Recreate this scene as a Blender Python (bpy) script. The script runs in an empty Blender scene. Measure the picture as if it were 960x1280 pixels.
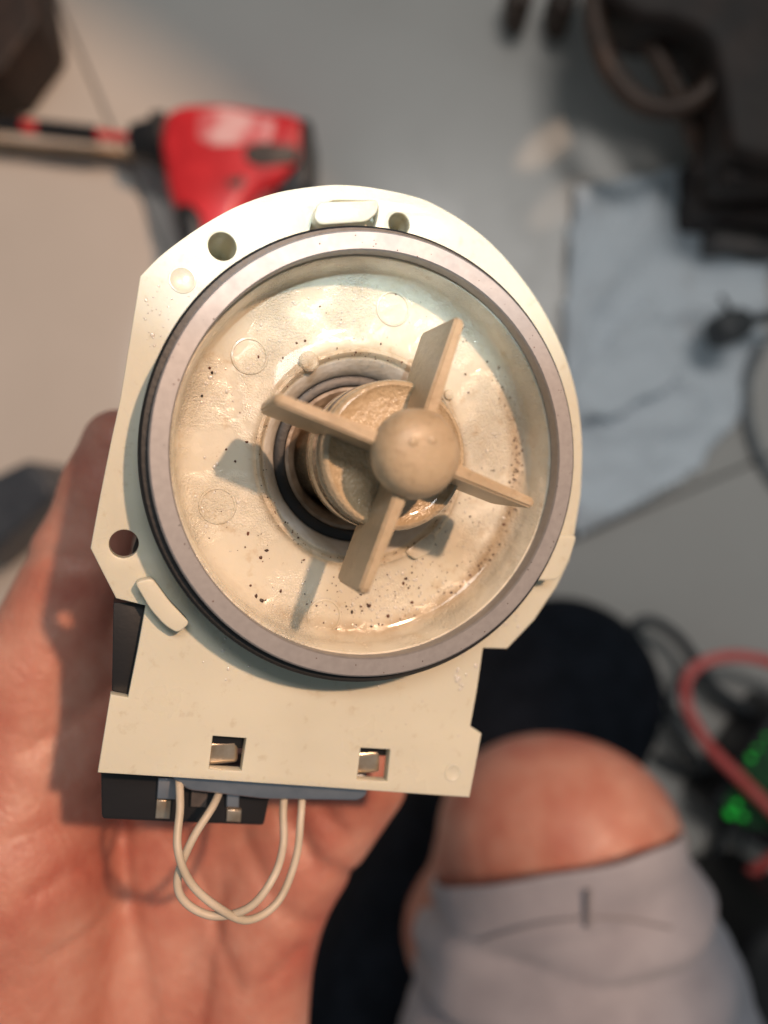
import bpy, bmesh, math, random
import numpy as np
from mathutils import Vector, Matrix, noise as mnoise
random.seed(7); rng = np.random.default_rng(11)
sc = bpy.context.scene
COL = sc.collection
F, CX, CY, CAMH = 960.0, 480.0, 640.0, 0.55      # focal length and centre in photo pixels, camera height (m)

# ------------------------------------------------------------------ camera
cam = bpy.data.cameras.new('camera'); co = bpy.data.objects.new('camera', cam); COL.objects.link(co)
co.location = (0, 0, CAMH); co.rotation_euler = (0, 0, 0)
cam.sensor_fit = 'HORIZONTAL'; cam.sensor_width = 36; cam.lens = 36
cam.clip_start = 0.01; cam.clip_end = 50
cam.dof.use_dof = True; cam.dof.focus_distance = 0.140; cam.dof.aperture_fstop = 8.4
sc.camera = co
sc.render.resolution_x = 768; sc.render.resolution_y = 1024

# ------------------------------------------------------------------ light
w = bpy.data.worlds.new('World'); sc.world = w; w.use_nodes = True
bg = w.node_tree.nodes['Background']; bg.inputs[0].default_value = (0.80, 0.94, 1.0, 1); bg.inputs[1].default_value = 0.135
def spot(name, loc, target, power, col, cone, blend, size):
    l = bpy.data.lights.new(name, 'SPOT'); l.energy = power; l.color = col; l.spot_size = cone
    l.spot_blend = blend; l.shadow_soft_size = size
    o = bpy.data.objects.new(name, l); COL.objects.link(o); o.location = loc
    o.rotation_euler = (Vector(target) - Vector(loc)).to_track_quat('-Z', 'Y').to_euler(); return o
PUMP_C = Vector((-0.005, 0.008, 0.41))
# warm desk lamp, upper right, its cone stops short of the floor under the appliance
WD = Vector((0.50, 0.34, 0.86)).normalized()
wl = PUMP_C + WD * 1.9
spot('warm_lamp', wl, (-0.33, -0.02, 0.41), 112, (1.0, 0.62, 0.39), math.radians(28.6), 0.05, 0.034)
# cool white work light above the far edge, catches the upper half of the pump
spot('cool_lamp', (0.16, 0.18, 1.46), (0.004, 0.116, 0.41), 38, (0.78, 0.95, 1.0), math.radians(9.8), 0.28, 0.012)
# two added overhead spots standing in for warm reflections on the floor
for tx, ty, e_, c_ in ((0.1175, 0.2635, 24, .75), (0.126, 0.2205, 10, .45)):
    g_ = spot('floor_glint', (tx, ty, 1.6), (tx, ty, 0), e_, (1.0, .70, .48), math.radians(c_), .7, .004)
    g_.rotation_euler = (0, 0, math.radians(38)); g_.scale = (2.4, 1, 1)
# added soft fill from overhead, faintly warm white, no fixture modelled
al = bpy.data.lights.new('overhead_fill', 'AREA'); al.shape = 'RECTANGLE'; al.size = 0.9; al.size_y = 0.35; al.energy = 12; al.color = (1.0, 0.965, 0.92)
ao = bpy.data.objects.new('overhead_fill', al); COL.objects.link(ao); ao.location = (0.35, 0.9, 2.3)
ao.rotation_euler = (Vector((0, 0, .4)) - ao.location).to_track_quat('-Z', 'Y').to_euler()
vs = sc.view_settings; vs.view_transform = 'Standard'; vs.look = 'None'; vs.exposure = 0.22; vs.gamma = 1; vs.use_curve_mapping = False
sc.render.engine = 'CYCLES'
sc.cycles.max_bounces = 8

# ------------------------------------------------------------------ helpers
def W(px, py, Z):                       # a point at depth Z (mm) behind a photo pixel, in metres
    return Vector(((px - CX) / F * Z / 1000, -(py - CY) / F * Z / 1000, CAMH - Z / 1000))
A_, B_ = 0.319, -0.044
N = Vector((math.sin(A_), math.sin(B_), 0)); N.z = math.sqrt(1 - N.x**2 - N.y**2)
U = Vector((0, 1, 0)).cross(N).normalized(); V = N.cross(U)
ORG = Vector((-0.658, 9.977, CAMH * 1000 - 138.48))
def L(px, py, wp):                      # pixel -> pump-local (u, v) in mm on the plane w = wp
    d = Vector(((px - CX) / F, -(py - CY) / F, -1.0)); c = Vector((0, 0, CAMH * 1000))
    t = (wp - (c - ORG).dot(N)) / d.dot(N); p = c + d * t - ORG
    return (p.dot(U), p.dot(V))
def mm(v): return tuple(x / 1000 for x in v)

def empty(name, label, cat, loc=(0, 0, 0), group=None):
    o = bpy.data.objects.new(name, None); COL.objects.link(o); o.location = loc; o.empty_display_size = .02
    o['label'] = label; o['category'] = cat
    if group: o['group'] = group
    return o
def tag(o, label, cat, group=None, kind=None):
    if label: o['label'] = label
    if cat: o['category'] = cat
    if group: o['group'] = group
    if kind: o['kind'] = kind
    return o
def mesh_obj(name, verts, faces, mat, parent=None, smooth=True, auto=None):
    me = bpy.data.meshes.new(name); me.from_pydata([tuple(v) for v in verts], [], faces); me.update()
    return link(name, me, mat, parent, smooth, auto)
def link(name, me, mat, parent=None, smooth=True, auto=None):
    if mat: me.materials.append(mat)
    if smooth: me.shade_smooth()
    else: me.shade_flat()
    if auto is not None and smooth:
        bm = bmesh.new(); bm.from_mesh(me)
        bmesh.ops.recalc_face_normals(bm, faces=bm.faces)
        for e in bm.edges:
            if len(e.link_faces) == 2 and e.calc_face_angle(0) > math.radians(auto): e.smooth = False
        bm.to_mesh(me); bm.free()
    o = bpy.data.objects.new(name, me); COL.objects.link(o)
    if parent: o.parent = parent
    return o
def lathe(name, prof, mat, parent=None, n=160, center=(0, 0), close=False, auto=35):
    vs_, fs = [], []
    k = len(prof)
    for i in range(n):
        a = 2 * math.pi * i / n
        for r, z in prof: vs_.append(mm((center[0] + r * math.cos(a), center[1] + r * math.sin(a), z)))
    for i in range(n):
        j = (i + 1) % n
        for q in range(k if close else k - 1):
            q2 = (q + 1) % k
            fs.append((i * k + q, j * k + q, j * k + q2, i * k + q2))
    me = bpy.data.meshes.new(name); me.from_pydata(vs_, [], fs); me.update()
    bm = bmesh.new(); bm.from_mesh(me); bmesh.ops.remove_doubles(bm, verts=bm.verts, dist=1e-6)
    bmesh.ops.recalc_face_normals(bm, faces=bm.faces); bm.to_mesh(me); bm.free()
    return link(name, me, mat, parent, True, auto)
def plate(name, outer, holes, z0, z1, mat, parent=None, bev=0.0, res=2, auto=35):
    """flat outline (mm) with holes, from z0 up to z1"""
    cu = bpy.data.curves.new(name, 'CURVE'); cu.dimensions = '2D'; cu.fill_mode = 'BOTH'
    cu.extrude = ((z1 - z0) / 2 - bev) / 1000; cu.bevel_depth = bev / 1000; cu.bevel_resolution = res
    cu.offset = -bev / 1000
    for pts in [outer] + holes:
        s = cu.splines.new('POLY'); s.points.add(len(pts) - 1); s.use_cyclic_u = True
        for p, q in zip(s.points, pts): p.co = (q[0] / 1000, q[1] / 1000, 0, 1)
    t = bpy.data.objects.new('t', cu); COL.objects.link(t)
    dg = bpy.context.evaluated_depsgraph_get(); dg.update()
    me = bpy.data.meshes.new_from_object(t.evaluated_get(dg)); COL.objects.unlink(t); bpy.data.objects.remove(t)
    me.transform(Matrix.Translation((0, 0, (z0 + z1) / 2000))); me.materials.clear()
    bm = bmesh.new(); bm.from_mesh(me); bmesh.ops.remove_doubles(bm, verts=bm.verts, dist=2e-6)
    bmesh.ops.recalc_face_normals(bm, faces=bm.faces); bm.to_mesh(me); bm.free()
    me.name = name
    return link(name, me, mat, parent, True, auto)
def catmull(pts, n=10, closed=False):
    P = [Vector(p) for p in pts]; out = []
    for i in range(len(P) - 1):
        p0 = P[max(i - 1, 0)]; p1 = P[i]; p2 = P[i + 1]; p3 = P[min(i + 2, len(P) - 1)]
        for k in range(n):
            t = k / n
            out.append(0.5 * ((2 * p1) + (-p0 + p2) * t + (2 * p0 - 5 * p1 + 4 * p2 - p3) * t * t + (-p0 + 3 * p1 - 3 * p2 + p3) * t**3))
    out.append(P[-1]); return out
def tube(name, pts, r, mat, parent=None, sides=12, n=10):
    """pts in metres, r in mm (number or list of two)"""
    C = catmull(pts, n); vs_, fs = [], []; up = Vector((0.31, 0.2, 0.93)).normalized(); prevx = None
    for i, p in enumerate(C):
        t = (C[min(i + 1, len(C) - 1)] - C[max(i - 1, 0)]).normalized()
        x = (prevx - t * prevx.dot(t)) if prevx is not None else t.cross(up)
        if x.length < 1e-6: x = t.orthogonal()
        x.normalize(); prevx = x; y = t.cross(x)
        rr = r if not isinstance(r, (list, tuple)) else r[0] + (r[1] - r[0]) * i / (len(C) - 1)
        for s in range(sides):
            a = 2 * math.pi * s / sides
            vs_.append(p + (x * math.cos(a) + y * math.sin(a)) * rr / 1000)
    m = len(C)
    for i in range(m - 1):
        for s in range(sides):
            s2 = (s + 1) % sides
            fs.append((i * sides + s, i * sides + s2, (i + 1) * sides + s2, (i + 1) * sides + s))
    fs.append(tuple(range(sides))[::-1]); fs.append(tuple((m - 1) * sides + s for s in range(sides)))
    return mesh_obj(name, vs_, fs, mat, parent, True, 60)
def circ(c, r, n=40): return [(c[0] + r * math.cos(2 * math.pi * i / n), c[1] + r * math.sin(2 * math.pi * i / n)) for i in range(n)]
def rounded(pts, r, n=4):
    """round the corners of a polygon (units of pts)"""
    out = []; m = len(pts)
    for i in range(m):
        p = Vector(pts[i]); a = Vector(pts[i - 1]) - p; b = Vector(pts[(i + 1) % m]) - p
        d = min(r, a.length * .45, b.length * .45); A = p + a.normalized() * d; B = p + b.normalized() * d
        for k in range(n + 1):
            t = k / n; out.append(tuple((1 - t)**2 * A + 2 * t * (1 - t) * p + t * t * B))
    return out

# ---- surface from a signed distance field (mm), by surface nets
def surface_nets(f, lo, hi, h):
    xs = [np.arange(lo[i], hi[i] + h, h) for i in range(3)]
    X, Y, Z = np.meshgrid(*xs, indexing='ij'); D = f(X, Y, Z).astype(np.float32)
    s = D < 0; nx, ny, nz = D.shape
    c = np.zeros((nx - 1, ny - 1, nz - 1), int)
    for i in (0, 1):
        for j in (0, 1):
            for k in (0, 1): c += s[i:nx - 1 + i, j:ny - 1 + j, k:nz - 1 + k]
    act = (c > 0) & (c < 8); idx = -np.ones(act.shape, int); I = np.argwhere(act); idx[act] = np.arange(len(I))
    acc = np.zeros((len(I), 3)); cnt = np.zeros(len(I))
    corners = [(i, j, k) for i in (0, 1) for j in (0, 1) for k in (0, 1)]
    for a in corners:
        for ax in range(3):
            if a[ax]: continue
            b = list(a); b[ax] = 1
            da = D[I[:, 0] + a[0], I[:, 1] + a[1], I[:, 2] + a[2]]; db = D[I[:, 0] + b[0], I[:, 1] + b[1], I[:, 2] + b[2]]
            m = (da < 0) != (db < 0); t = np.where(m, da / np.where(da == db, 1, da - db), 0)
            P = np.tile(np.array(a, float), (len(I), 1)); P[:, ax] += t
            acc[m] += P[m]; cnt[m] += 1
    Vv = (I + acc / cnt[:, None]) * h + np.array(lo)
    faces = []
    for ax in range(3):
        o1, o2 = [(1, 2), (2, 0), (0, 1)][ax]
        sl = [slice(None)] * 3; sl2 = [slice(None)] * 3; sl[ax] = slice(0, -1); sl2[ax] = slice(1, None)
        ch = s[tuple(sl)] != s[tuple(sl2)]; E = np.argwhere(ch)
        E = E[(E[:, o1] > 0) & (E[:, o2] > 0) & (E[:, o1] < D.shape[o1] - 1) & (E[:, o2] < D.shape[o2] - 1)]
        def cell(d1, d2):
            q = E.copy(); q[:, o1] += d1; q[:, o2] += d2; return idx[q[:, 0], q[:, 1], q[:, 2]]
        Q = np.c_[cell(-1, -1), cell(0, -1), cell(0, 0), cell(-1, 0)]
        flip = ~s[E[:, 0], E[:, 1], E[:, 2]]; Q[flip] = Q[flip][:, ::-1]
        faces.append(Q[(Q >= 0).all(1)])
    return Vv, np.concatenate(faces)
def seg(X, Y, Z, a, b, ra, rb, sq=None):
    a = np.array(a, float); b = np.array(b, float); d = b - a
    t = np.clip(((X - a[0]) * d[0] + (Y - a[1]) * d[1] + (Z - a[2]) * d[2]) / (d @ d), 0, 1)
    dx, dy, dz = X - a[0] - t * d[0], Y - a[1] - t * d[1], Z - a[2] - t * d[2]
    if sq: dz = dz / sq
    return np.sqrt(dx * dx + dy * dy + dz * dz) - (ra + (rb - ra) * t)
def smin(a, b, k):
    h = np.clip(0.5 + 0.5 * (b - a) / k, 0, 1); return b * (1 - h) + a * h - k * h * (1 - h)
def wm(px, py, Z): v = W(px, py, Z) * 1000; return (v.x, v.y, v.z)
def build_sdf(f, lo, hi, h, name, mat, parent=None):
    v, q = surface_nets(f, lo, hi, h)
    me = bpy.data.meshes.new(name); me.from_pydata((v / 1000).tolist(), [], q.tolist()); me.update()
    bm = bmesh.new(); bm.from_mesh(me)
    for _ in range(2): bmesh.ops.smooth_vert(bm, verts=bm.verts, factor=.5, use_axis_x=True, use_axis_y=True, use_axis_z=True)
    bmesh.ops.recalc_face_normals(bm, faces=bm.faces); bm.to_mesh(me); bm.free()
    return me

# ------------------------------------------------------------------ materials
class Mat:
    def __init__(s, name, base, rough=.5, metal=0, spec=.5):
        s.m = bpy.data.materials.new(name); s.m.use_nodes = True; s.nt = s.m.node_tree; s.b = s.nt.nodes['Principled BSDF']
        s.b.inputs['Base Color'].default_value = (*base, 1); s.b.inputs['Roughness'].default_value = rough
        s.b.inputs['Metallic'].default_value = metal; s.b.inputs['Specular IOR Level'].default_value = spec
        s.tc = s.nt.nodes.new('ShaderNodeTexCoord').outputs['Object']; s.nrm = None; s.col = None; s.base = base
    def node(s, t, **kw):
        n = s.nt.nodes.new(t)
        for k, v in kw.items(): setattr(n, k, v)
        return n
    def noise(s, scale, detail=4, rough=.55, dist=0):
        n = s.node('ShaderNodeTexNoise'); n.inputs['Scale'].default_value = scale; n.inputs['Detail'].default_value = detail
        n.inputs['Roughness'].default_value = rough; n.inputs['Distortion'].default_value = dist
        s.nt.links.new(s.tc, n.inputs['Vector']); return n.outputs['Fac']
    def ramp(s, fac, stops):
        n = s.node('ShaderNodeValToRGB'); e = n.color_ramp.elements
        e[0].position, e[0].color = stops[0][0], (*stops[0][1], 1) if not isinstance(stops[0][1], float) else (stops[0][1],) * 3 + (1,)
        e[1].position = stops[-1][0]; c = stops[-1][1]; e[1].color = (*c, 1) if not isinstance(c, float) else (c,) * 3 + (1,)
        for p, c in stops[1:-1]:
            x = e.new(p); x.color = (*c, 1) if not isinstance(c, float) else (c,) * 3 + (1,)
        s.nt.links.new(fac, n.inputs[0]); return n.outputs[0]
    def mix(s, fac, a, b, mode='MIX'):
        n = s.node('ShaderNodeMix', data_type='RGBA', blend_type=mode)
        for sock, v in ((n.inputs[0], fac), (n.inputs[6], a), (n.inputs[7], b)):
            if isinstance(v, tuple): sock.default_value = (*v, 1)
            elif isinstance(v, (float, int)): sock.default_value = v
            else: s.nt.links.new(v, sock)
        return n.outputs[2]
    def math(s, op, a, b=0.0, clamp=False):
        n = s.node('ShaderNodeMath', operation=op, use_clamp=clamp)
        for sock, v in ((n.inputs[0], a), (n.inputs[1], b)):
            if isinstance(v, (float, int)): sock.default_value = v
            else: s.nt.links.new(v, sock)
        return n.outputs[0]
    def color(s, sock): s.nt.links.new(sock, s.b.inputs['Base Color']); s.col = sock
    def rough(s, sock): s.nt.links.new(sock, s.b.inputs['Roughness'])
    def bump(s, h, strength=.3, dist=.0005):
        n = s.node('ShaderNodeBump'); n.inputs['Strength'].default_value = strength; n.inputs['Distance'].default_value = dist
        s.nt.links.new(h, n.inputs['Height'])
        if s.nrm: s.nt.links.new(s.nrm, n.inputs['Normal'])
        s.nrm = n.outputs[0]; s.nt.links.new(s.nrm, s.b.inputs['Normal']); return s
    def sss(s, wgt, rad, scale=.001):
        s.b.inputs['Subsurface Weight'].default_value = wgt; s.b.inputs['Subsurface Radius'].default_value = rad
        s.b.inputs['Subsurface Scale'].default_value = scale; return s
    def coat(s, wgt, r=.05): 
        s.b.inputs['Coat Weight'].default_value = wgt; s.b.inputs['Coat Roughness'].default_value = r; return s
    def vary(s, scale, a, b, lo=.35, hi=.65, detail=5):
        s.color(s.ramp(s.noise(scale, detail), [(lo, a), (hi, b)])); return s

cream = Mat('cream_plastic', (.70, .67, .52), .32)
cream.color(cream.mix(cream.ramp(cream.noise(420, 6), [(.60, 0.0), (.76, .35)]), cream.ramp(cream.noise(35), [(.3, (.66, .635, .52)), (.7, (.71, .69, .57))]), (.42, .33, .2)))
cream.sss(.35, (1, .8, .45), .0015).bump(cream.noise(900, 3), .10, .0002).bump(cream.noise(110, 2), .12, .0004)
cream.rough(cream.ramp(cream.noise(60, 4), [(.35, .22), (.65, .42)]))
# wet, limescaled plastic of the dish
wet = Mat('wet_cream_plastic', (.8, .76, .62), .16)
grime = wet.ramp(wet.noise(260, 7, .7), [(.56, 0.0), (.74, .7)])
wet.color(wet.mix(grime, wet.ramp(wet.noise(45), [(.3, (.72, .665, .53)), (.7, (.78, .74, .63))]), (.55, .42, .26)))
wet.sss(.25, (1, .8, .5), .0015)
def rad(m):
    mp = m.node('ShaderNodeVectorMath', operation='MULTIPLY'); mp.inputs[1].default_value = (1, 1, 0); m.nt.links.new(m.tc, mp.inputs[0])
    ln = m.node('ShaderNodeVectorMath', operation='LENGTH'); m.nt.links.new(mp.outputs[0], ln.inputs[0]); return m.math('MULTIPLY', ln.outputs['Value'], 10.0)
sx_ = wet.node('ShaderNodeSeparateXYZ'); wet.nt.links.new(wet.tc, sx_.inputs[0])
side = wet.math('ADD', wet.math('MULTIPLY', sx_.outputs[0], 12.0), wet.math('MULTIPLY', sx_.outputs[1], -9.0))          # more scum towards the lower right rim
rr_ = wet.math('ADD', rad(wet), wet.math('MULTIPLY', wet.noise(120, 4), .03))
tide = wet.ramp(rr_, [(.325, 0.0), (.345, 1.0), (.353, 1.0), (.372, 0.0)])
tide = wet.math('MULTIPLY', tide, wet.ramp(wet.math('ADD', side, wet.noise(90, 5, .7)), [(.42, .10), (.95, .95)]))
coll = wet.math('MULTIPLY', wet.ramp(rr_, [(.205, 0.0), (.219, 1.0), (.2235, 1.0), (.24, 0.0)]), wet.ramp(wet.noise(160, 5, .7), [(.35, .15), (.6, .9)]))
stain = wet.math('MULTIPLY', wet.math('MAXIMUM', tide, coll), .75)
wet.color(wet.mix(stain, wet.col, (.40, .27, .14)))
patch = wet.ramp(wet.noise(70, 3), [(.42, 0.0), (.62, 1.0)])
wet.bump(wet.math('MULTIPLY', wet.noise(2600, 2, .6), patch), 1.0, .0007).bump(wet.noise(330, 4), .22, .0005)
wet.rough(wet.ramp(wet.noise(300, 3), [(.3, .07), (.7, .30)])); wet.coat(.7, .05)
impm = Mat('tan_nylon', (.5, .38, .23), .40); impm.coat(.12, .25)
impm.color(impm.mix(impm.ramp(impm.noise(600, 5, .7), [(.52, 0.0), (.75, .4)]), impm.ramp(impm.noise(90, 4), [(.3, (.47, .35, .22)), (.7, (.62, .49, .33))]), (.24, .15, .08)))
impm.sss(.25, (1, .6, .3), .0015).bump(impm.noise(1100, 4, .7), .35, .0004)
impwet = Mat('wet_tan_nylon', (.45, .32, .19), .2)
impwet.color(impwet.mix(impwet.ramp(impwet.noise(500, 5, .7), [(.48, 0.0), (.74, .5)]), (.58, .45, .29), (.34, .22, .12)))
impwet.bump(impwet.noise(1300, 2, .6), .6, .0006).coat(1, .04); impwet.rough(impwet.ramp(impwet.noise(800, 2), [(.3, .1), (.7, .4)]))
collarm = Mat('grey_white_plastic', (.62, .58, .52), .25)
collarm.vary(180, (.55, .50, .42), (.72, .71, .68)); collarm.bump(collarm.noise(700, 2), .3, .0005).coat(.6, .08)
metal = Mat('dull_aluminium', (.42, .40, .41), .42, .45)
metal.vary(700, (.31, .30, .305), (.36, .35, .355), .3, .7, 6); metal.bump(metal.noise(2600, 3), .06, .0001)
metal.rough(metal.ramp(metal.noise(200, 5), [(.3, .46), (.7, .54)]))
rubber = Mat('black_rubber', (.012, .012, .013), .42); rubber.bump(rubber.noise(800, 3), .2, .0003)
blackp = Mat('black_plastic', (.012, .012, .014), .38); blackp.bump(blackp.noise(900, 2), .1, .0002)
darkb = Mat('brown_scale', (.06, .035, .022), .45); darkb.vary(300, (.20, .14, .10), (.40, .31, .23)); darkb.bump(darkb.noise(600, 4), .5, .0006)
steel = Mat('zinc_steel', (.42, .46, .52), .35, .9); steel.vary(90, (.34, .38, .44), (.5, .53, .58))
copper = Mat('tinned_brass', (.75, .60, .44), .28, .9); copper.vary(300, (.62, .47, .33), (.82, .70, .56))
wirem = Mat('cream_silicone_wire', (.70, .62, .50), .45); wirem.vary(120, (.50, .43, .33), (.62, .54, .44)); wirem.sss(.2, (1, .8, .5), .0008)
dirt = Mat('dark_grit', (.05, .022, .012), .5); dirt.vary(500, (.015, .009, .007), (.13, .045, .02))
water = Mat('cloudy_water', (.80, .76, .68), .07, 0, 1.0); water.b.inputs['Transmission Weight'].default_value = .1; water.coat(1, .05)
skin = Mat('skin', (.60, .33, .24), .45)
_c = skin.ramp(skin.noise(38, 5, .6), [(.3, (.42, .12, .085)), (.5, (.51, .22, .16)), (.72, (.61, .335, .26))])
skin.color(skin.mix(skin.ramp(skin.noise(300, 4), [(.45, 0.0), (.75, .35)]), _c, (.55, .20, .14)))
skin.sss(.30, (1, .35, .2), .004)
vn = skin.node('ShaderNodeTexVoronoi'); vn.feature = 'DISTANCE_TO_EDGE'; vn.inputs['Scale'].default_value = 520; skin.nt.links.new(skin.tc, vn.inputs['Vector'])
skin.bump(skin.ramp(vn.outputs[0], [(0.0, 0.0), (.18, 1.0)]), .22, .0003).bump(skin.noise(120, 5, .6), .45, .0013)
wv = skin.node('ShaderNodeTexVoronoi'); wv.feature = 'DISTANCE_TO_EDGE'; wv.inputs['Scale'].default_value = 85; wvm = skin.node('ShaderNodeVectorMath', operation='ADD')
wn = skin.node('ShaderNodeTexNoise'); wn.inputs['Scale'].default_value = 60; skin.nt.links.new(skin.tc, wn.inputs['Vector']); wns = skin.node('ShaderNodeVectorMath', operation='SCALE'); wns.inputs['Scale'].default_value = .012
skin.nt.links.new(wn.outputs['Color'], wns.inputs[0]); skin.nt.links.new(skin.tc, wvm.inputs[0]); skin.nt.links.new(wns.outputs[0], wvm.inputs[1]); wsc = skin.node('ShaderNodeVectorMath', operation='MULTIPLY'); wsc.inputs[1].default_value = (1.6, .7, 1)
skin.nt.links.new(wvm.outputs[0], wsc.inputs[0]); skin.nt.links.new(wsc.outputs[0], wv.inputs['Vector'])
skin.bump(skin.ramp(wv.outputs[0], [(0.0, 0.0), (.05, 1.0)]), .14, .0006)
skin.rough(skin.ramp(skin.noise(200, 4), [(.3, .36), (.7, .55)]))
cloth = Mat('grey_cloth', (.36, .34, .35), .85)
cloth.vary(25, (.27, .265, .305), (.36, .355, .40)); cloth.bump(cloth.noise(1800, 2), .4, .0005); cloth.b.inputs['Sheen Weight'].default_value = .2
seam = Mat('seam_thread', (.23, .22, .24), .85); seam.bump(seam.noise(900, 2), .4, .0005)
navy = Mat('black_navy_fabric', (.010, .013, .020), .8, 0, .15); navy.vary(60, (.004, .006, .010), (.009, .012, .019)); navy.bump(navy.noise(900, 3), .5, .0006)
solem = Mat('black_sole', (.01, .01, .011), .6); solem.bump(solem.noise(300, 3), .3, .0006)
tilem = Mat('grey_glazed_tile', (.42, .41, .39), .22)
tilem.vary(5, (.52, .49, .455), (.57, .54, .505), detail=8); tilem.bump(tilem.noise(60, 4), .04, .0006)
tilem.rough(tilem.ramp(tilem.noise(12, 5), [(.3, .24), (.7, .40)]))
grout = Mat('grout', (.16, .15, .14), .9); grout.bump(grout.noise(300, 4), .4, .001)
redp = Mat('red_plastic', (.62, .022, .03), .35); redp.vary(60, (.52, .016, .024), (.68, .03, .04)); redp.bump(redp.noise(700, 3), .15, .0003)
pinkp = Mat('pale_pink_print', (.78, .45, .48), .4); pinkp.vary(55, (.66, .14, .16), (.80, .50, .52), .42, .56)
greyp = Mat('dark_grey_plastic', (.07, .06, .06), .5); greyp.vary(90, (.045, .04, .04), (.11, .09, .08))
wood = Mat('tan_shaft', (.55, .33, .18), .4); wood.vary(60, (.48, .28, .15), (.64, .42, .25))
slate = Mat('slate_plastic', (.035, .045, .06), .45); slate.vary(50, (.028, .036, .05), (.045, .055, .07))
brown = Mat('rusty_brown_casting', (.055, .032, .024), .6); brown.vary(40, (.009, .004, .0025), (.028, .013, .008)); brown.bump(brown.noise(120, 5), .5, .002)
hosem = Mat('brown_rubber_hose', (.07, .042, .032), .5); hosem.vary(50, (.045, .024, .015), (.085, .048, .032))
paper = Mat('white_tissue', (.56, .64, .72), .8)
paper.color(paper.mix(paper.ramp(paper.noise(22, 5, .6, .6), [(.56, 0.0), (.68, .45)]), (.80, .85, .90), (.42, .39, .38)))
paper.bump(paper.noise(60, 4), .5, .003)
cable = Mat('black_cable', (.03, .034, .038), .45); cable.vary(80, (.022, .026, .03), (.045, .05, .055))
gcable = Mat('grey_cable', (.2, .21, .22), .45); gcable.vary(80, (.17, .18, .19), (.24, .25, .26))
redc = Mat('red_cable', (.62, .05, .05), .35); redc.vary(60, (.74, .10, .09), (.85, .20, .18))
redc.sss(.2, (1, .3, .2), .002)
pcb = Mat('green_board', (.01, .06, .02), .4); pcb.vary(200, (.004, .03, .01), (.02, .12, .03))
led = Mat('green_led', (.02, .5, .05), .3); led.b.inputs['Emission Color'].default_value = (.03, 1, .08, 1); led.b.inputs['Emission Strength'].default_value = .22

# ------------------------------------------------------------------ floor
ground = bpy.data.objects.new('floor', None); COL.objects.link(ground); ground['kind'] = 'structure'
TA = math.radians(23); dx_ = Vector((math.cos(TA), math.sin(TA), 0)); dy_ = Vector((-math.sin(TA), math.cos(TA), 0))
p1 = W(105, 80, 550); p2 = W(840, 622, 550)
cross = dx_ * p1.dot(dx_) + dy_ * p2.dot(dy_)
T, G = 0.60, 0.0025
tb = bmesh.new(); bmesh.ops.create_cube(tb, size=1)
bmesh.ops.scale(tb, vec=(T - G, T - G, .009), verts=tb.verts); bmesh.ops.translate(tb, vec=(0, 0, -.0045), verts=tb.verts)
bmesh.ops.bevel(tb, geom=[e for e in tb.edges if all(v.co.z > -.001 for v in e.verts)], offset=.0012, segments=2, affect='EDGES')
tme = bpy.data.meshes.new('tile'); tb.to_mesh(tme); tb.free(); tme.materials.append(tilem.m)
for i in range(-3, 3):
    for j in range(-3, 3):
        o = bpy.data.objects.new('tile', tme); COL.objects.link(o); o.parent = ground
        o.location = cross + dx_ * (i + .5) * T + dy_ * (j + .5) * T; o.location.z = random.uniform(-.0002, .0002)
        o.rotation_euler = (0, 0, TA)
gr = mesh_obj('grout_bed', [(-3, -3, -.0022), (3, -3, -.0022), (3, 3, -.0022), (-3, 3, -.0022)], [(0, 1, 2, 3)], grout.m, ground, False)

# ------------------------------------------------------------------ pump
pump = empty('drain_pump', 'cream plastic drain pump with grey metal ring and four-bladed impeller held in the palm', 'pump')
M = Matrix((U, V, N)).transposed().to_4x4(); M.translation = ORG / 1000
pump.matrix_world = M
PW = -13.0
out_px = [(175, 345), (200, 320), (230, 297), (262, 276), (300, 256), (348, 240), (400, 232), (432, 231), (470, 235), (520, 246), (552, 260), (590, 284), (622, 312),
          (652, 347), (678, 385), (700, 428), (715, 470), (724, 512), (728, 560), (726, 620), (718, 668), (712, 700), (696, 733), (668, 775), (634, 811), (604, 810),
          (596, 865), (588, 908), (602, 917), (594, 960), (587, 997), (400, 984), (250, 974), (122, 966), (138, 868), (160, 872), (172, 812), (182, 757), (145, 748), (128, 715), (113, 685),
          (125, 620), (138, 555), (150, 500), (162, 425)]
_arc = [tuple(p)[:2] for p in catmull([(x, y, 0) for x, y in out_px[0:20]], 5)]
outer = [L(x, y, PW) for x, y in _arc + out_px[20:]]
hole1, hole2, hole3 = L(278, 308, PW), L(499, 280, PW), L(155, 680, PW)
sq1 = [L(*p, PW) for p in ((266, 920), (308, 923), (302, 964), (261, 962))]
sq2 = [L(*p, PW) for p in ((451, 935), (488, 937), (484, 977), (446, 975))]
slot = rounded([L(*p, PW) for p in ((385, 300), (392, 266), (412, 250), (474, 251), (472, 275), (462, 300))], 1.6)
hR = 2.55
plate('mounting_plate', outer, [circ(hole1, hR), circ(hole2, 2.2), circ(hole3, hR), sq1, sq2, slot, circ((0, 0), 24, 80)], PW - 2.6, PW, cream.m, pump, bev=.22)
for c, r in ((hole1, hR), (hole2, 2.2)):
    lathe('screw_boss', [(r, PW - 2.5), (r, PW - 16), (.01, PW - 16), (.01, PW - 17), (r + 1.4, PW - 17), (r + 1.4, PW - 2.65)], cream.m, pump, 40, c)
lathe('screw_boss', [(hR, PW - 2.5), (hR, PW - 4), (hR + 1, PW - 4), (hR + 1, PW - 2.65)], cream.m, pump, 40, hole3)
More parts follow.
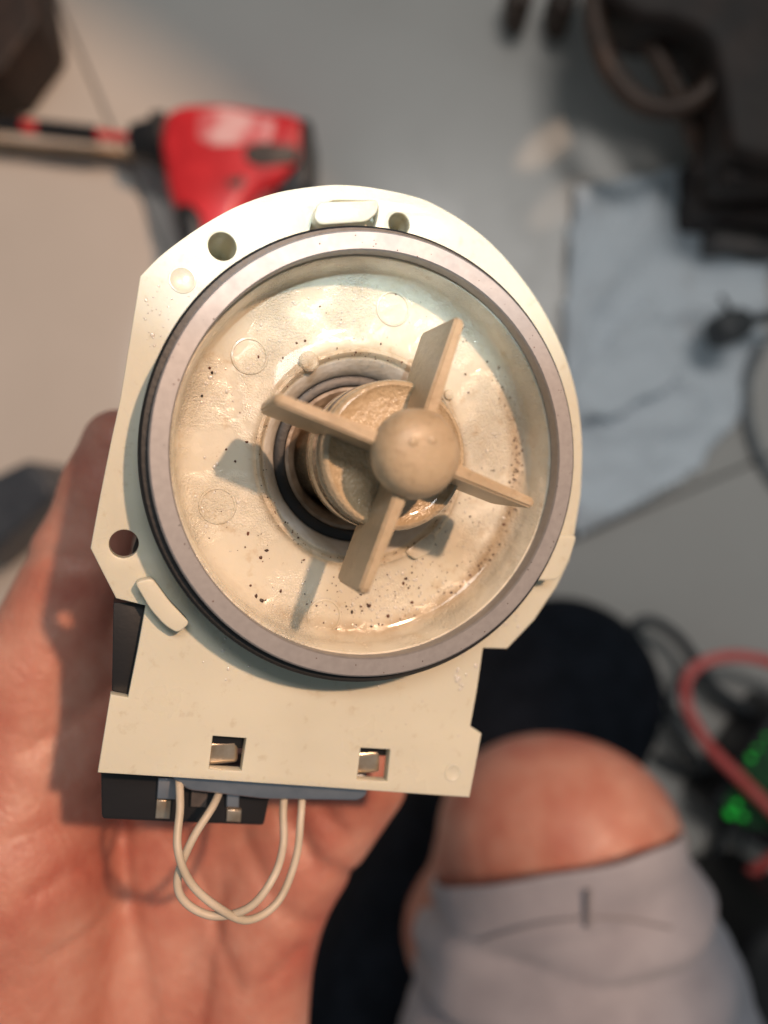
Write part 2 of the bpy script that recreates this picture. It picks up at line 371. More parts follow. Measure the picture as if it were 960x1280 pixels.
# recess behind the slot and its raised tab
plate('slot_pocket', [L(*p, PW - 5) for p in ((375, 247), (484, 247), (484, 305), (375, 305))], [], PW - 6, PW - 5, cream.m, pump)
plate('latch_tab', rounded([L(*p, PW + 3) for p in ((392, 272), (398, 252), (474, 250), (472, 266), (458, 277), (400, 281))], 1.0), [], PW - 5, PW + 3, cream.m, pump, bev=.35)
# curved guide clips
plate('guide_clip', rounded([L(*p, PW + 4) for p in ((168, 728), (190, 722), (212, 752), (238, 779), (222, 792), (205, 781), (188, 762))], 1.0), [], PW + .01, PW + 4, cream.m, pump, bev=.3)
plate('guide_clip', rounded([L(*p, PW + 5) for p in ((690, 668), (721, 670), (712, 700), (697, 725), (668, 726))], .8), [], PW - 2, PW + 5, cream.m, pump, bev=.3)
# the skirt under the plate and the motor
plate('motor_housing', rounded([L(*p, -16) for p in ((158, 700), (300, 380), (560, 380), (640, 600), (575, 900), (560, 950), (175, 930), (165, 860), (185, 760))], 6), [circ((0, 0), 18.6, 60)], -40, -15.7, blackp.m, pump, bev=1.0)
plate('housing_side', [L(*p, -17) for p in ((142, 752), (184, 752), (163, 868), (150, 872), (140, 860))], [], -30, -15.65, blackp.m, pump, bev=.2)
plate('terminal_block', rounded([L(*p, -24) for p in ((126, 960), (345, 960), (330, 1032), (240, 1029), (127, 1024))], .8), [], -33, -24, blackp.m, pump, bev=.4)
for pts in (((196, 1000), (214, 1001), (212, 1024), (194, 1023)), ((284, 1012), (302, 1013), (301, 1028), (283, 1027))):
    plate('terminal', [L(*p, -23.2) for p in pts], [], -27, -23.2, copper.m, pump, bev=.2)
for pts in (((198, 972), (222, 973), (220, 1000), (196, 999)), ((240, 975), (262, 976), (258, 1010), (238, 1009)), ((284, 978), (300, 979), (299, 1010), (283, 1009))):
    plate('terminal_socket', [L(*p, -22.4) for p in pts], [], -26, -22.4, steel.m if pts[0][0] != 240 else greyp.m, pump, bev=.3)
plate('core_bracket', rounded([L(*p, -18) for p in ((200, 960), (460, 968), (459, 994), (448, 1001), (330, 999), (235, 988))], 1.2), [], -22, -18, steel.m, pump, bev=.4)
for (a, b, c) in (((258, 925), (305, 950), 0), ((440, 938), (480, 962), 1)):
    x0, y1 = L(a[0], a[1], -17); x1, y0 = L(b[0], b[1], -17)
    plate('contact', rounded([(x0, y0), (x1 - 1.3, y0), (x1 - 1.3, y1), (x0, y1)], .8), [], -17.5, -15.7, copper.m, pump, bev=.7)
# wires
def Lw(px, py, wp): u_, v_ = L(px, py, wp); return mm((u_, v_, wp))
tube('wire', [Lw(224, 975, -19), Lw(225, 1010, -16), Lw(222, 1060, -13), Lw(238, 1103, -12), Lw(272, 1134, -12), (Vector(Lw(310, 1150, -13))), Lw(348, 1126, -15), Lw(370, 1072, -17), Lw(376, 1020, -19), Lw(378, 985, -22)], .78, wirem.m, pump, 12)
tube('wire', [Lw(276, 985, -22), Lw(266, 1008, -17), Lw(240, 1050, -15), Lw(222, 1098, -14.5), Lw(232, 1128, -14.5), Lw(268, 1145, -14), Lw(312, 1134, -12), Lw(342, 1096, -13), Lw(354, 1056, -17), Lw(354, 1015, -19), Lw(356, 985, -22)], .78, wirem.m, pump, 12)
# gasket, metal ring, dish
lathe('rubber_gasket', [(38, -12.9), (41.6, -12.9), (41.6, -9), (41.0, -8.4), (41.0, -5.4), (41.6, -4.8), (41.6, -2.6), (41.1, -2.1), (38, -2.1)], rubber.m, pump, close=True)
lathe('metal_ring', [(36.6, -3), (36.6, -.35), (36.85, 0), (39.75, 0), (40.05, -.3), (40.05, -2.05), (38.2, -2.05), (38.2, -3)], metal.m, pump, 200, close=True)
lathe('dish', [(37.9, -3.1), (36.3, -3.1), (36.1, -3.4), (35.5, -8.2), (35.2, -9.4), (34.4, -10.3), (33.2, -10.75), (30, -10.85), (26, -10.8), (21.8, -10.75), (21.3, -10.5), (20.9, -10.05), (20.3, -10.05), (19.9, -10.4),
               (19.6, -11.2), (19.4, -11.5), (19.0, -11.7)], wet.m, pump, 200)
lathe('seal_collar', [(19.2, -11.6), (18.9, -11.75), (17.0, -14.6), (16.7, -15.6), (16.5, -16.4)], collarm.m, pump)
lathe('seal_ring', [(16.7, -16.3), (16.5, -15.9), (16.1, -15.7), (14.6, -15.8), (14.3, -16.1), (14.2, -18)], rubber.m, pump)
lathe('shaft_well', [(14.5, -16.35), (13.6, -16.3), (12.6, -17.4), (12.0, -18.6), (11.6, -21), (10, -30), (0.01, -30)], darkb.m, pump)
for px, py in ((312, 445), (491, 386), (272, 632), (405, 770)):
    c = L(px, py, -10.8); lathe('pin_mark', [(3.5, -10.85), (3.35, -10.55), (3.05, -10.5), (2.9, -10.68), (.01, -10.68)], wet.m, pump, 40, c)
for px, py, r in ((228, 350, 2.5), (566, 966, 1.9)):
    c = L(px, py, PW); lathe('pin_mark', [(r, PW - .1), (r - .1, PW + .1), (r - .35, PW + .12), (r - .5, PW + .03), (.01, PW + .03)], cream.m, pump, 36, c)
for px, py, r in ((386, 452, 1.9), (560, 494, 1.1)):
    c = L(px, py, -10.3); lathe('moulded_nub', [(r, -10.9), (r, -10.0), (r * .8, -9.6), (.01, -9.5)], wet.m, pump, 30, c)
plate('collar_clip', rounded([L(*p, -9.8) for p in ((505, 690), (540, 664), (546, 672), (538, 690), (520, 700))], .8), [], -10.9, -9.6, wet.m, pump, bev=.3)
# impeller
imp = lathe('impeller', [(.01, 22.55), (2.4, 22.5), (4.2, 22.2), (5.6, 21.5), (6.6, 20.4), (7.1, 19.0), (7.25, 17.6), (7.1, 16.6), (6.2, 15.9), (5.2, 13.5), (4.9, 9.6), (5.3, 8.6),
       (9.5, 8.2), (11.2, 8.4), (11.9, 9.0), (12.4, 8.9), (12.8, 8.2), (12.9, 6.0), (12.6, 5.7), (12.6, 5.2), (13.0, 4.9), (13.1, 2.2), (12.8, 1.9), (12.8, 1.4), (13.1, 1.0), (13.1, -2.6), (12.6, -3.4), (10.2, -3.8), (10.0, -30), (.01, -30)], impm.m, pump, 140, auto=50)
imp.data.materials.append(impwet.m)
for p in imp.data.polygons:
    r = math.hypot(p.center.x, p.center.y) * 1000
    if p.center.z * 1000 < 9.3 and r > 5: p.material_index = 1
def blade(ang):
    bm = bmesh.new(); a = math.radians(ang)
    # side outline (r, w): root on the hub, free tip slightly swept
    prof = [(3.5, 9.0), (12.4, 8.0), (13.0, 3.2), (22.6, 2.0), (23.4, 2.8), (23.7, 16.0), (23.0, 16.9), (8, 18.2), (3.5, 18.2)]
    t0, t1 = 1.25, .85
    vsA, vsB = [], []
    for r, z in prof:
        th = t0 + (t1 - t0) * r / 24; bend = -.018 * (z - 10) * (r / 24)
        vsA.append(bm.verts.new(mm((r, th + bend, z)))); vsB.append(bm.verts.new(mm((r, -th + bend, z))))
    bm.faces.new(vsA); bm.faces.new(vsB[::-1]); n = len(prof)
    for i in range(n): bm.faces.new((vsA[i], vsB[i], vsB[(i + 1) % n], vsA[(i + 1) % n]))
    bmesh.ops.recalc_face_normals(bm, faces=bm.faces)
    bmesh.ops.bevel(bm, geom=[e for e in bm.edges if e.calc_face_angle(0) > .6], offset=.00035, segments=3, affect='EDGES')
    me = bpy.data.meshes.new('blade'); bm.to_mesh(me); bm.free(); me.transform(Matrix.Rotation(a, 4, 'Z'))
    return link('blade', me, impm.m, imp, True, 35)
for k in range(4): blade(70.5 + 90 * k)
for px, py in ((517, 553), (541, 551)):
    c = L(px, py, 22.4); lathe('cap_pip', [(.9, 22.1), (.75, 22.5), (.4, 22.62), (.01, 22.62)], impm.m, imp, 24, c)
# grit
def grit(name, items, mat, parent, kind='stuff', flat=.5, sub=1):
    vs_, fs = [], []
    bm = bmesh.new(); bmesh.ops.create_icosphere(bm, subdivisions=sub, radius=1); bv = [v.co.copy() for v in bm.verts]; bf = [tuple(v.index for v in f.verts) for f in bm.faces]; bm.free()
    for (x, y, z, r) in items:
        o = len(vs_); jx, jy = random.uniform(.7, 1.4), random.uniform(.7, 1.4)
        for v in bv:
            k = 1 if sub > 1 else random.uniform(.75, 1.25)
            vs_.append(mm((x + v.x * r * jx * k, y + v.y * r * jy * k, z + v.z * r * flat)))
        fs += [tuple(i + o for i in f) for f in bf]
    o = mesh_obj(name, vs_, fs, mat, parent, sub > 1); o['kind'] = kind; return o
items = []
def addpx(px, py, r, wp=-10.7): u_, v_ = L(px, py, wp); items.append((u_, v_, wp, r))
for px, py, r in ((323, 446, .3), (587, 730, .55), (585, 737, .35), (588, 719, .3), (320, 745, .4), (327, 751, .35), (333, 688, .35), (326, 697, .3), (310, 667, .3), (262, 460, .35), (265, 466, .3), (400, 383, .2),
                  (440, 765, .3), (485, 770, .35), (515, 753, .3), (380, 700, .25), (690, 600, .3), (645, 560, .25), (541, 797, .4), (529, 797, .35), (463, 690, .3), (420, 800, .25), (570, 742, .3), (583, 770, .3), (515, 692, .25)): addpx(px, py, r)
for _ in range(330):
    z_ = random.random()
    if z_ < .40:
        a = math.radians(random.gauss(-8, 30)); r = 33.3 + random.gauss(0, .7)
    elif z_ < .80:
        a = math.radians(random.gauss(-75, 42)); r = random.uniform(22.5, 33.5)
    else:
        a = random.uniform(0, 2 * math.pi); r = random.uniform(22, 33)
    items.append((r * math.cos(a), r * math.sin(a), -10.7 + max(0, (r - 33.2)) * .45, abs(random.gauss(.06, .09)) + .05))
for _ in range(120):
    a = random.uniform(0, 2 * math.pi); r = 20.1 + random.gauss(0, .5)
    items.append((r * math.cos(a), r * math.sin(a), -10.1, random.uniform(.06, .2)))
for _ in range(60):
    a = random.uniform(0, 2 * math.pi); r = random.uniform(36.7, 39.6); items.append((r * math.cos(a), r * math.sin(a), 0.02, random.uniform(.05, .14)))
grit('grit', items, dirt.m, pump)
# droplets
drops = []
def in_plate(u, v):
    c = False
    for i in range(len(outer)):
        a, b = outer[i], outer[i - 1]
        if (a[1] > v) != (b[1] > v) and u < (b[0] - a[0]) * (v - a[1]) / (b[1] - a[1]) + a[0]: c = not c
    return c
def clus(px, py, sx, n, wp, rmax=.45):
    for _ in range(n):
        u_, v_ = L(px + random.gauss(0, sx), py + random.gauss(0, sx), wp)
        r = math.hypot(u_, v_)
        if wp > -12 and not (22.5 < r < 33): continue
        if wp < -12 and (r < 42.5 or not all(in_plate(u_ + k, v_ + q) for k, q in ((1, 0), (-1, 0), (0, 1), (0, -1)))): continue
        drops.append((u_, v_, wp, random.uniform(.07, rmax * .75)))
clus(450, 365, 35, 60, -10.72); clus(300, 450, 30, 30, -10.72); clus(480, 745, 26, 220, -10.72, .24); clus(440, 362, 40, 200, -10.72, .24); clus(600, 640, 40, 120, -10.72, .2); clus(400, 790, 30, 100, -10.72, .22); clus(500, 735, 38, 90, -10.72); clus(270, 630, 25, 30, -10.72); clus(600, 600, 45, 50, -10.72)
clus(400, 770, 40, 60, -10.72); clus(235, 470, 20, 20, -10.72)
clus(205, 390, 24, 30, PW + .02, .3); clus(195, 425, 8, 10, PW + .02, .45); clus(575, 840, 14, 16, PW + .02, .6); clus(280, 790, 30, 12, PW + .02, .5); clus(470, 870, 50, 10, PW + .02, .4); clus(640, 790, 14, 14, PW + .02, .7)
grit('water_droplets', drops, water.m, pump, flat=.3, sub=2)

# ------------------------------------------------------------------ person: hand, leg
hp = {'wr': (190, 1560, 222), 'wr2': (300, 1560, 222),
      'mI': (215, 900, 219), 'mM': (300, 890, 223), 'mR': (385, 915, 220), 'mP': (455, 975, 215)}
def hand_sdf(X, Y, Z):
    def S(a, b, ra, rb, sq=None): return seg(X, Y, Z, wm(*a), wm(*b), ra, rb, sq)
    d = S(hp['wr'], hp['mI'], 22, 13, .8)
    d = smin(d, S(hp['wr2'], hp['mM'], 20, 12.5, .85), 8)
    d = smin(d, S((290, 1500, 222), (325, 1150, 219), 18, 13), 8)
    d = smin(d, S((330, 1150, 219), hp['mP'], 13.5, 12), 7)
    d = smin(d, S((300, 1300, 219), hp['mR'], 15, 12.5), 7)
    # thenar and thumb
    d = smin(d, S((40, 1500, 215), (20, 1080, 205), 27, 25), 10)
    d = smin(d, S((20, 1080, 205), (40, 850, 205), 24, 16), 8)
    d = smin(d, S((60, 900, 209), (235, 930, 222), 12, 12), 9)
    d = smin(d, S((75, 800, 212), (225, 780, 226), 12, 11), 8)
    d = smin(d, S((40, 850, 205), (98, 705, 204), 16, 12.3), 5)
    d = smin(d, S((98, 705, 204), (132, 612, 202), 12, 10.8), 4)
    d = smin(d, S((132, 612, 202), (148, 556, 200), 10.8, 9.2), 3)
    # forearm
    d = smin(d, S((180, 1560, 226), (150, 2300, 240), 27, 34), 15)
    # fingers, curled under the motor
    for a, b, c, e, r in ((hp['mI'], (215, 730, 222), (225, 620, 214), (250, 560, 205), 9), (hp['mM'], (320, 700, 226), (340, 560, 216), (355, 500, 206), 9.3),
                          (hp['mR'], (425, 720, 224), (450, 600, 214), (455, 530, 205), 8.8), (hp['mP'], (500, 820, 220), (530, 730, 210), (535, 680, 203), 7.8)):
        f = S(a, b, r + 1.8, r, None); f = smin(f, S(b, c, r, r - .6), 2.5); f = smin(f, S(c, e, r - .6, r - 1.8), 2.5); d = smin(d, f, 4)
    # creases
    def cut(d, pts, w_, k=3.0):
        m = None
        for i in range(len(pts) - 1):
            c = seg(X, Y, Z * 0, (*wm(*pts[i])[:2], 0), (*wm(*pts[i + 1])[:2], 0), 0, 0); m = c if m is None else np.minimum(m, c)
        wd = 1.1 + w_ * 2.0
        return d + np.where(Z > 320, (.45 + 1.5 * w_) * np.exp(-(m / wd)**2), 0)
    d = cut(d, [(150, 905, 197), (122, 1000, 197), (140, 1120, 199), (175, 1260, 201), (200, 1400, 203)], .9, 2.4)       # life line
    d = cut(d, [(330, 1000, 207), (400, 1075, 206), (440, 1110, 206)], .55, 1.5)
    d = cut(d, [(300, 1050, 206), (350, 1130, 206), (385, 1160, 206)], .45, 1.3)
    d = cut(d, [(190, 1030, 204), (240, 1100, 206), (300, 1230, 206)], .5, 1.6)
    d = cut(d, [(0, 1060, 181), (60, 1040, 184), (120, 1010, 195)], .35, 1.3)
    d = cut(d, [(0, 960, 176), (50, 930, 180), (110, 880, 186)], .3, 1.2)
    d = cut(d, [(390, 985, 207), (430, 1040, 206)], .5, 1.5)
    d = cut(d, [(250, 1290, 205), (262, 1200, 206), (275, 1120, 206)], .35, 1.4)
    d = cut(d, [(60, 1200, 186), (110, 1180, 190), (150, 1150, 198)], .3, 1.2)
    d = cut(d, [(40, 1120, 183), (95, 1090, 188), (140, 1060, 197)], .3, 1.2)
    d = cut(d, [(300, 1300, 206), (330, 1230, 205), (372, 1190, 206)], .35, 1.4)
    d = cut(d, [(20, 700, 200), (60, 690, 196), (110, 700, 194)], .4, 1.4)
    d = cut(d, [(340, 965, 208), (372, 1030, 207), (392, 1090, 206)], .7, 2.0)
    return d
lo, hi = (-125, -330, 300), (40, 50, 392)
hm = build_sdf(hand_sdf, lo, hi, 1.25, 'hand', None)
KN = (728, 1062, 352)
def leg_sdf(X, Y, Z):
    def S(a, b, ra, rb, sq=None): return seg(X, Y, Z, wm(*a), wm(*b), ra, rb, sq)
    d = S(KN, (745, 1700, 400), 45, 70)
    d = smin(d, S((715, 1050, 352), (715, 1120, 366), 42, 42), 12)
    d = smin(d, S((664, 1034, 360), (680, 1130, 374), 38, 38), 18)
    d = smin(d, S((655, 1060, 378), (594, 1165, 405), 39, 35), 26)
    d = smin(d, S((594, 1165, 405), (590, 1195, 480), 35, 36), 12)
    d = smin(d, S((600, 1190, 470), (590, 1210, 520), 40, 34), 10)
    return d
lm = build_sdf(leg_sdf, (-20, -470, 20), (220, -60, 260), 3.0, 'leg', None)
bm = bmesh.new(); bm.from_mesh(hm); bm.from_mesh(lm); body = bpy.data.meshes.new('body'); bm.to_mesh(body); bm.free()
person = empty('person', 'person squatting, left palm up under the pump, wearing grey shorts and a black shoe', 'person', W(590, 1210, 550))
PI_ = Matrix.Translation(-person.location)
def pp(o): o.parent = person; o.matrix_parent_inverse = PI_; return o
pp(link('body', body, skin.m))
# shorts: a sleeve of cloth round the thigh with folds and a turned hem
def sleeve(name, mat, t0, t1, r0, r1, folds, steps=70, n=128, th=1.6):
    a = Vector(wm(*KN)); b = Vector(wm(745, 1700, 400)); d = (b - a).normalized(); x = d.cross(Vector((0, 0, 1))).normalized(); y = x.cross(d)
    vs_, fs = [], []
    for i in range(steps + 1):
        t = t0 + (t1 - t0) * i / steps
        for j in range(n):
            an = 2 * math.pi * j / n
            dirv = x * math.cos(an) + y * math.sin(an)
            r = r0 + (r1 - r0) * i / steps
            if folds:
                r += (10 * abs(math.sin(t * .085 + 1.3 * math.cos(an + .6) + .9)) ** .8 - 3) * min(1, max(0, i - 6) / 10) + 2.6 * math.sin(t * .27 + 3 * an) * min(1, i / 14)
                r += 3.0 * mnoise.noise(Vector((t * .03, math.cos(an) * 2, math.sin(an) * 2))) + .9 * math.exp(-((i - 9) / 1.2)**2) * -1
            c = a + Vector((-13 * max(0, 1 - i / 60), 0, 0)) + d * (t + (-30 * dirv.z - 10 * dirv.x) * max(0, 1 - i / 45))
            vs_.append(c / 1000 + dirv * r / 1000)
    m = n
    for i in range(steps):
        for j in range(n):
            j2 = (j + 1) % n; fs.append((i * m + j, i * m + j2, (i + 1) * m + j2, (i + 1) * m + j))
    o = mesh_obj(name, vs_, fs, mat, None); s = o.modifiers.new('s', 'SOLIDIFY'); s.thickness = th / 1000; s.offset = 1
    s2 = o.modifiers.new('b', 'SUBSURF'); s2.levels = s2.render_levels = 1
    return pp(o)
shorts = sleeve('shorts', cloth.m, 2, 150, 56, 90, True)
# hem seam thread mark
def thigh_pt(px, py, Z): return W(px, py, Z)
def on_shorts(px, py):
    d = (W(px, py, 400) - co.location).normalized(); ok, p, n_, _i = shorts.ray_cast(co.location, d)
    return p - d * .002 if ok else W(px, py, 300)
st = tube('seam_stitch', [on_shorts(736, y) for y in (1112, 1122, 1134, 1146, 1158)], 1.2, seam.m); pp(st)
st = tube('hem_stitch', [on_shorts(x, y) for x, y in ((600, 1176), (640, 1163), (690, 1152), (740, 1148), (790, 1150), (840, 1160))], .5, seam.m); pp(st)
# shoe
def shoe_sdf(X, Y, Z):
    top = 62
    def S(a, b, ra, rb, sq): 
        A = wm(*a); B = wm(*b); return seg(X, Y, Z, A, B, ra, rb, sq)
    d = S((700, 872, 522), (645, 990, 512), 68, 66, .80); d = smin(d, S((645, 990, 512), (440, 1330, 500), 68, 68, 1.0), 14)
    d = np.maximum(d, 3 - Z); return d
sm_ = build_sdf(shoe_sdf, (-110, -440, 0), (210, -50, 125), 3.0, 'shoe', None)
pp(link('shoe', sm_, navy.m))

# ------------------------------------------------------------------ things on the floor
def prism_obj(name, px, Ztop, Zbot, mat, parent=None, bev=2.0, rad=3):
    pts = rounded([(W(x, y, Ztop).x * 1000, W(x, y, Ztop).y * 1000) for x, y in px], rad)
    o = plate(name, pts, [], CAMH * 1000 - Zbot, CAMH * 1000 - Ztop, mat, None, bev=bev, res=3, auto=50)
    if parent: o.parent = parent; o.matrix_parent_inverse = Matrix.Translation(-parent.location)
    return o
def pt_tube(name, pts, r, mat, parent=None, sides=14, n=10):
    o = tube(name, [W(*p) for p in pts], r, mat, None, sides, n)
    if parent: o.parent = parent; o.matrix_parent_inverse = Matrix.Translation(-parent.location)
    return o
# red impact driver
dv = empty('impact_driver', 'red and black cordless impact driver lying on its side behind the pump', 'power tool', W(290, 200, 550))
prism_obj('housing', [(196, 168), (204, 136), (225, 126), (272, 124), (318, 131), (362, 136), (384, 146), (380, 205), (352, 226), (318, 238), (300, 262), (288, 330), (236, 330), (222, 276), (206, 236)], 492, 546, redp.m, dv, bev=9, rad=8)
prism_obj('rear_cap', [(366, 144), (390, 146), (389, 234), (364, 240), (345, 248), (340, 236), (358, 214), (368, 196)], 494, 544, blackp.m, dv, bev=5, rad=5)
prism_obj('label_patch', [(247, 140), (282, 134), (328, 146), (345, 150), (338, 178), (262, 182), (246, 172)], 491.0, 493, pinkp.m, dv, bev=.5, rad=4)
prism_obj('trigger', [(306, 182), (330, 176), (374, 182), (370, 203), (322, 208), (304, 198)], 490.5, 500, greyp.m, dv, bev=2, rad=3)
prism_obj('vent', [(284, 224), (306, 220), (304, 232), (286, 234)], 491, 494, greyp.m, dv, bev=.5, rad=1)
prism_obj('grip', [(212, 254), (236, 246), (254, 264), (262, 340), (232, 340)], 489, 549, blackp.m, dv, bev=8, rad=6)
pt_tube('chuck', [(166, 178, 520), (180, 178, 520), (202, 178, 520)], [11, 16], blackp.m, dv, 24)
pt_tube('chuck_sleeve', [(196, 178, 520), (208, 178, 520)], 19, blackp.m, dv, 24)
bit = [(x, 152 + x * .12, 522) for x in range(-60, 171, 10)]
def bitseg(x0, x1, r, m, nm): return pt_tube(nm, [(x0, 155 + x0 * .11, 521), ((x0 + x1) / 2, 155 + (x0 + x1) * .055, 521), (x1, 155 + x1 * .11, 521)], r, m, dv, 20)
bitseg(-80, 30, 5.0, blackp.m, 'bit_sleeve'); bitseg(30, 50, 4.6, redp.m, 'bit_band'); bitseg(50, 122, 5.6, blackp.m, 'bit_sleeve'); bitseg(122, 168, 3.4, redp.m, 'bit_band')
tag(pt_tube('tan_rod', [(-80, 175, 545), (40, 185, 545), (175, 194, 545)], 3.6, wood.m, None, 16), 'thin tan rod on the floor just below the black bit of the red driver', 'rod')  # plain wood-coloured rod, material left open
# dark corner things at left
tag(prism_obj('tool_case', [(-160, -120), (22, -120), (44, 2), (47, 26), (0, 92), (-120, 130)], 500, 549, brown.m, None, 4, 4), 'black case corner at the top left of the floor', 'case')
tag(prism_obj('battery_pack', [(-70, 625), (18, 582), (36, 574), (66, 604), (66, 622), (-40, 716), (-90, 700)], 488, 549, slate.m, None, 4, 5), 'dark slate block with square end at the left edge beside the thumb', 'battery')
# appliance, upper right
ap = empty('appliance_base', 'dark brown machine underside with looped hoses at the upper right', 'machine', W(980, 120, 550))
prism_obj('casting', [(748, -160), (752, -12), (800, 22), (850, 26), (886, 44), (900, 100), (912, 190), (962, 205), (1300, 200), (1300, -160)], 455, 500, brown.m, ap, 8, 10)
prism_obj('foot', [(872, 222), (905, 214), (1040, 220), (1040, 290), (985, 280), (876, 262)], 500, 548, brown.m, ap, 4, 5)
prism_obj('foot_pad', [(888, 270), (980, 280), (980, 318), (892, 308)], 520, 548, greyp.m, ap, 3, 4)
prism_obj('leg', [(900, 150), (1020, 150), (1010, 230), (905, 230)], 470, 546, brown.m, ap, 5, 5)
for x, y in ((652, -6), (706, 2)): prism_obj('lug', [(x - 16, y - 30), (x + 18, y - 30), (x + 16, y + 6), (x, y + 14), (x - 12, y + 4)], 515, 549, hosem.m, ap, 3, 4)
pt_tube('hose', [(744, -60, 470), (742, 20, 472), (760, 82, 472), (796, 126, 472), (842, 136, 472), (884, 112, 470), (910, 60, 465)], 6.5, hosem.m, ap)
pt_tube('hose', [(786, -40, 475), (806, 40, 480), (836, 100, 484), (862, 160, 490), (890, 236, 505)], 5.2, hosem.m, ap)
# tissue sheet
def sheet(name, px, Z, mat, amp, seed, lift=0):
    poly = [W(x, y, Z) for x, y in px]
    xs = [p.x for p in poly]; ys = [p.y for p in poly]; h = .0035
    def inside(x, y):
        c = False; n = len(poly)
        for i in range(n):
            a, b = poly[i], poly[i - 1]
            if (a.y > y) != (b.y > y) and x < (b.x - a.x) * (y - a.y) / (b.y - a.y) + a.x: c = not c
        return c
    nx = int((max(xs) - min(xs)) / h) + 2; ny = int((max(ys) - min(ys)) / h) + 2; vid = {}; vs_, fs = [], []
    ins = {}
    for i in range(nx):
        for j in range(ny):
            ins[i, j] = inside(min(xs) + i * h, min(ys) + j * h)
    def vert(i, j):
        if (i, j) not in vid:
            x = min(xs) + i * h; y = min(ys) + j * h
            r1 = 1 - abs(mnoise.noise(Vector((x * 14, y * 14, seed)))) * 2; r2 = 1 - abs(mnoise.noise(Vector((x * 33, y * 33, seed + 5)))) * 2
            vid[i, j] = len(vs_); vs_.append((x, y, CAMH - Z / 1000 + amp * (max(r1, 0)**3 + .4 * max(r2, 0)**2) + lift))
        return vid[i, j]
    for i in range(nx - 1):
        for j in range(ny - 1):
            if ins[i, j] and ins[i + 1, j] and ins[i, j + 1] and ins[i + 1, j + 1]: fs.append((vert(i, j), vert(i + 1, j), vert(i + 1, j + 1), vert(i, j + 1)))
    o = mesh_obj(name, vs_, fs, mat, None); s = o.modifiers.new('s', 'SOLIDIFY'); s.thickness = .0006; return o
tp = empty('paper_towel', 'crumpled pale blue-white paper towel on the tiles to the right of the pump', 'paper towel', W(800, 420, 550))
for nm, px, Z, amp, sd in (('sheet', [(714, 232), (790, 218), (868, 214), (884, 290), (892, 312), (956, 318), (956, 440), (930, 522), (868, 592), (770, 648), (712, 676), (690, 600), (700, 420), (706, 300)], 548.5, .010, 3.0),
                       ('folded_flap', [(640, 590), (690, 500), (760, 420), (812, 362), (836, 410), (866, 452), (838, 490), (800, 506), (765, 528), (735, 520), (712, 545)], 536, .006, 9.0)):
    o = sheet(nm, px, Z, paper.m, amp, sd); o.parent = tp; o.matrix_parent_inverse = Matrix.Translation(-tp.location)
# plug
pl = empty('power_plug', 'black plug on its lead lying over the paper towel', 'plug', W(920, 402, 530))
prism_obj('plug_body', [(894, 398), (906, 386), (930, 382), (946, 392), (946, 414), (928, 426), (904, 428)], 505, 530, cable.m, pl, 4, 4)
pt_tube('lead', [(940, 402, 517), (980, 392, 517), (1040, 380, 520)], 3.6, cable.m, pl)
pt_tube('prong', [(912, 388, 512), (905, 376, 512), (900, 370, 512)], 1.6, cable.m, pl); pt_tube('prong', [(900, 412, 512), (890, 414, 512), (884, 414, 512)], 1.6, cable.m, pl)
tag(pt_tube('grey_lead', [(952, 430, 540), (934, 480, 545), (940, 545, 546), (968, 600, 546), (1010, 640, 546)], 3.6, gcable.m), 'thin grey cable curving down at the right edge below the plug', 'cable')
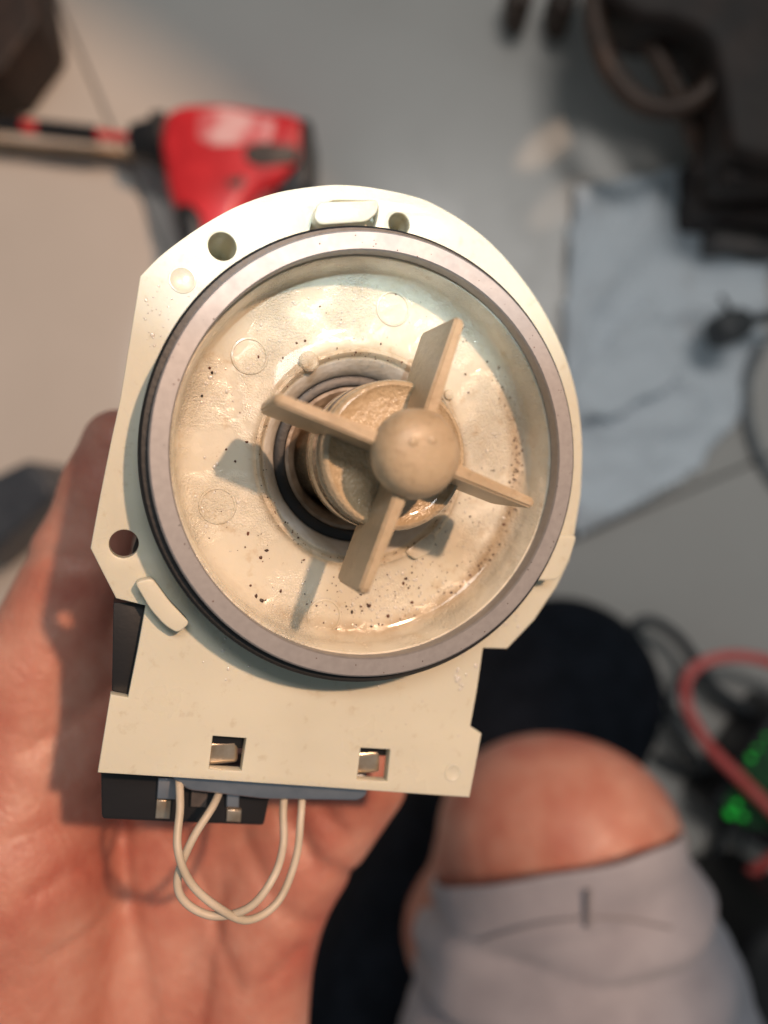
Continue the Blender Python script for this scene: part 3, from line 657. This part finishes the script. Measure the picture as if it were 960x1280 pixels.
# cables lower right
tag(pt_tube('black_cable', [(1010, 925, 530), (940, 890, 530), (892, 858, 528), (850, 800, 524), (812, 776, 522), (790, 790, 522), (796, 830, 526), (826, 890, 530), (868, 945, 532), (915, 1000, 534)], 3.9, cable.m), 'black cable looping from behind the knee to the green-lit board', 'cable')
tag(pt_tube('thin_grey_cable', [(1000, 960, 540), (930, 900, 542), (880, 850, 544), (856, 846, 545), (840, 880, 545), (860, 930, 545)], 2.4, gcable.m), 'thin grey wire loop under the red cable', 'cable')
tag(pt_tube('thin_black_wire', [(800, 812, 540), (830, 868, 541), (862, 905, 541), (905, 935, 540), (960, 930, 538)], 1.8, cable.m), 'thin black wire running inside the black cable loop beside the knee', 'cable')
tag(pt_tube('thin_grey_wire', [(872, 1140, 545), (905, 1100, 545), (925, 1060, 543), (935, 1030, 540)], 1.6, gcable.m), 'thin grey wire below the green-lit board next to the shorts', 'cable')
tag(pt_tube('black_lead', [(820, 945, 540), (850, 962, 538), (890, 972, 534), (904, 1010, 534), (898, 1060, 536), (868, 1086, 538)], 3.4, cable.m), 'short black lead hooking round the left end of the green-lit board', 'cable')
rc = tag(pt_tube('red_cable', [(1020, 850, 505), (950, 824, 505), (898, 822, 502), (862, 842, 500), (858, 880, 498), (884, 930, 492), (922, 970, 488), (968, 1016, 486), (1000, 1050, 490), (960, 1076, 500), (918, 1108, 515), (892, 1150, 530)], 3.7, redc.m), 'bright red cable curling over the green-lit board at the right edge', 'cable')
bd = empty('circuit_board_box', 'black box with a green-lit circuit board under the red cable', 'electronics', W(950, 1000, 550))
prism_obj('case', [(884, 1010), (925, 950), (975, 880), (1080, 900), (1080, 1090), (960, 1064)], 505, 549, blackp.m, bd, 4, 4)
prism_obj('board', [(904, 1006), (936, 950), (980, 910), (1040, 960), (970, 1040), (930, 1032)], 503, 505.5, pcb.m, bd, .4, 2)
for x, y, r in ((914, 1018, 5), (922, 1006, 4), (930, 1022, 3.5), (934, 988, 3), (940, 948, 3.5), (948, 936, 2.5), (960, 922, 2.5)):
    prism_obj('green_lamp', [(x - r, y - r), (x + r, y - r * .6), (x + r * .8, y + r), (x - r, y + r * .8)], 500.5, 503.5, led.m, bd, .6, 1.5)
tag(prism_obj('black_bag', [(922, 1215), (945, 1175), (1000, 1150), (1100, 1200), (1100, 1500), (960, 1500), (930, 1290)], 440, 549, solem.m, None, 12, 14), 'black rounded bag edge in the bottom right corner', 'bag')
tag(pt_tube('cable_reel', [(912, 1164, 520), (912, 1164, 548)], 16, gcable.m, None, 24), 'small grey round spool standing beside the shorts at the lower right', 'spool')
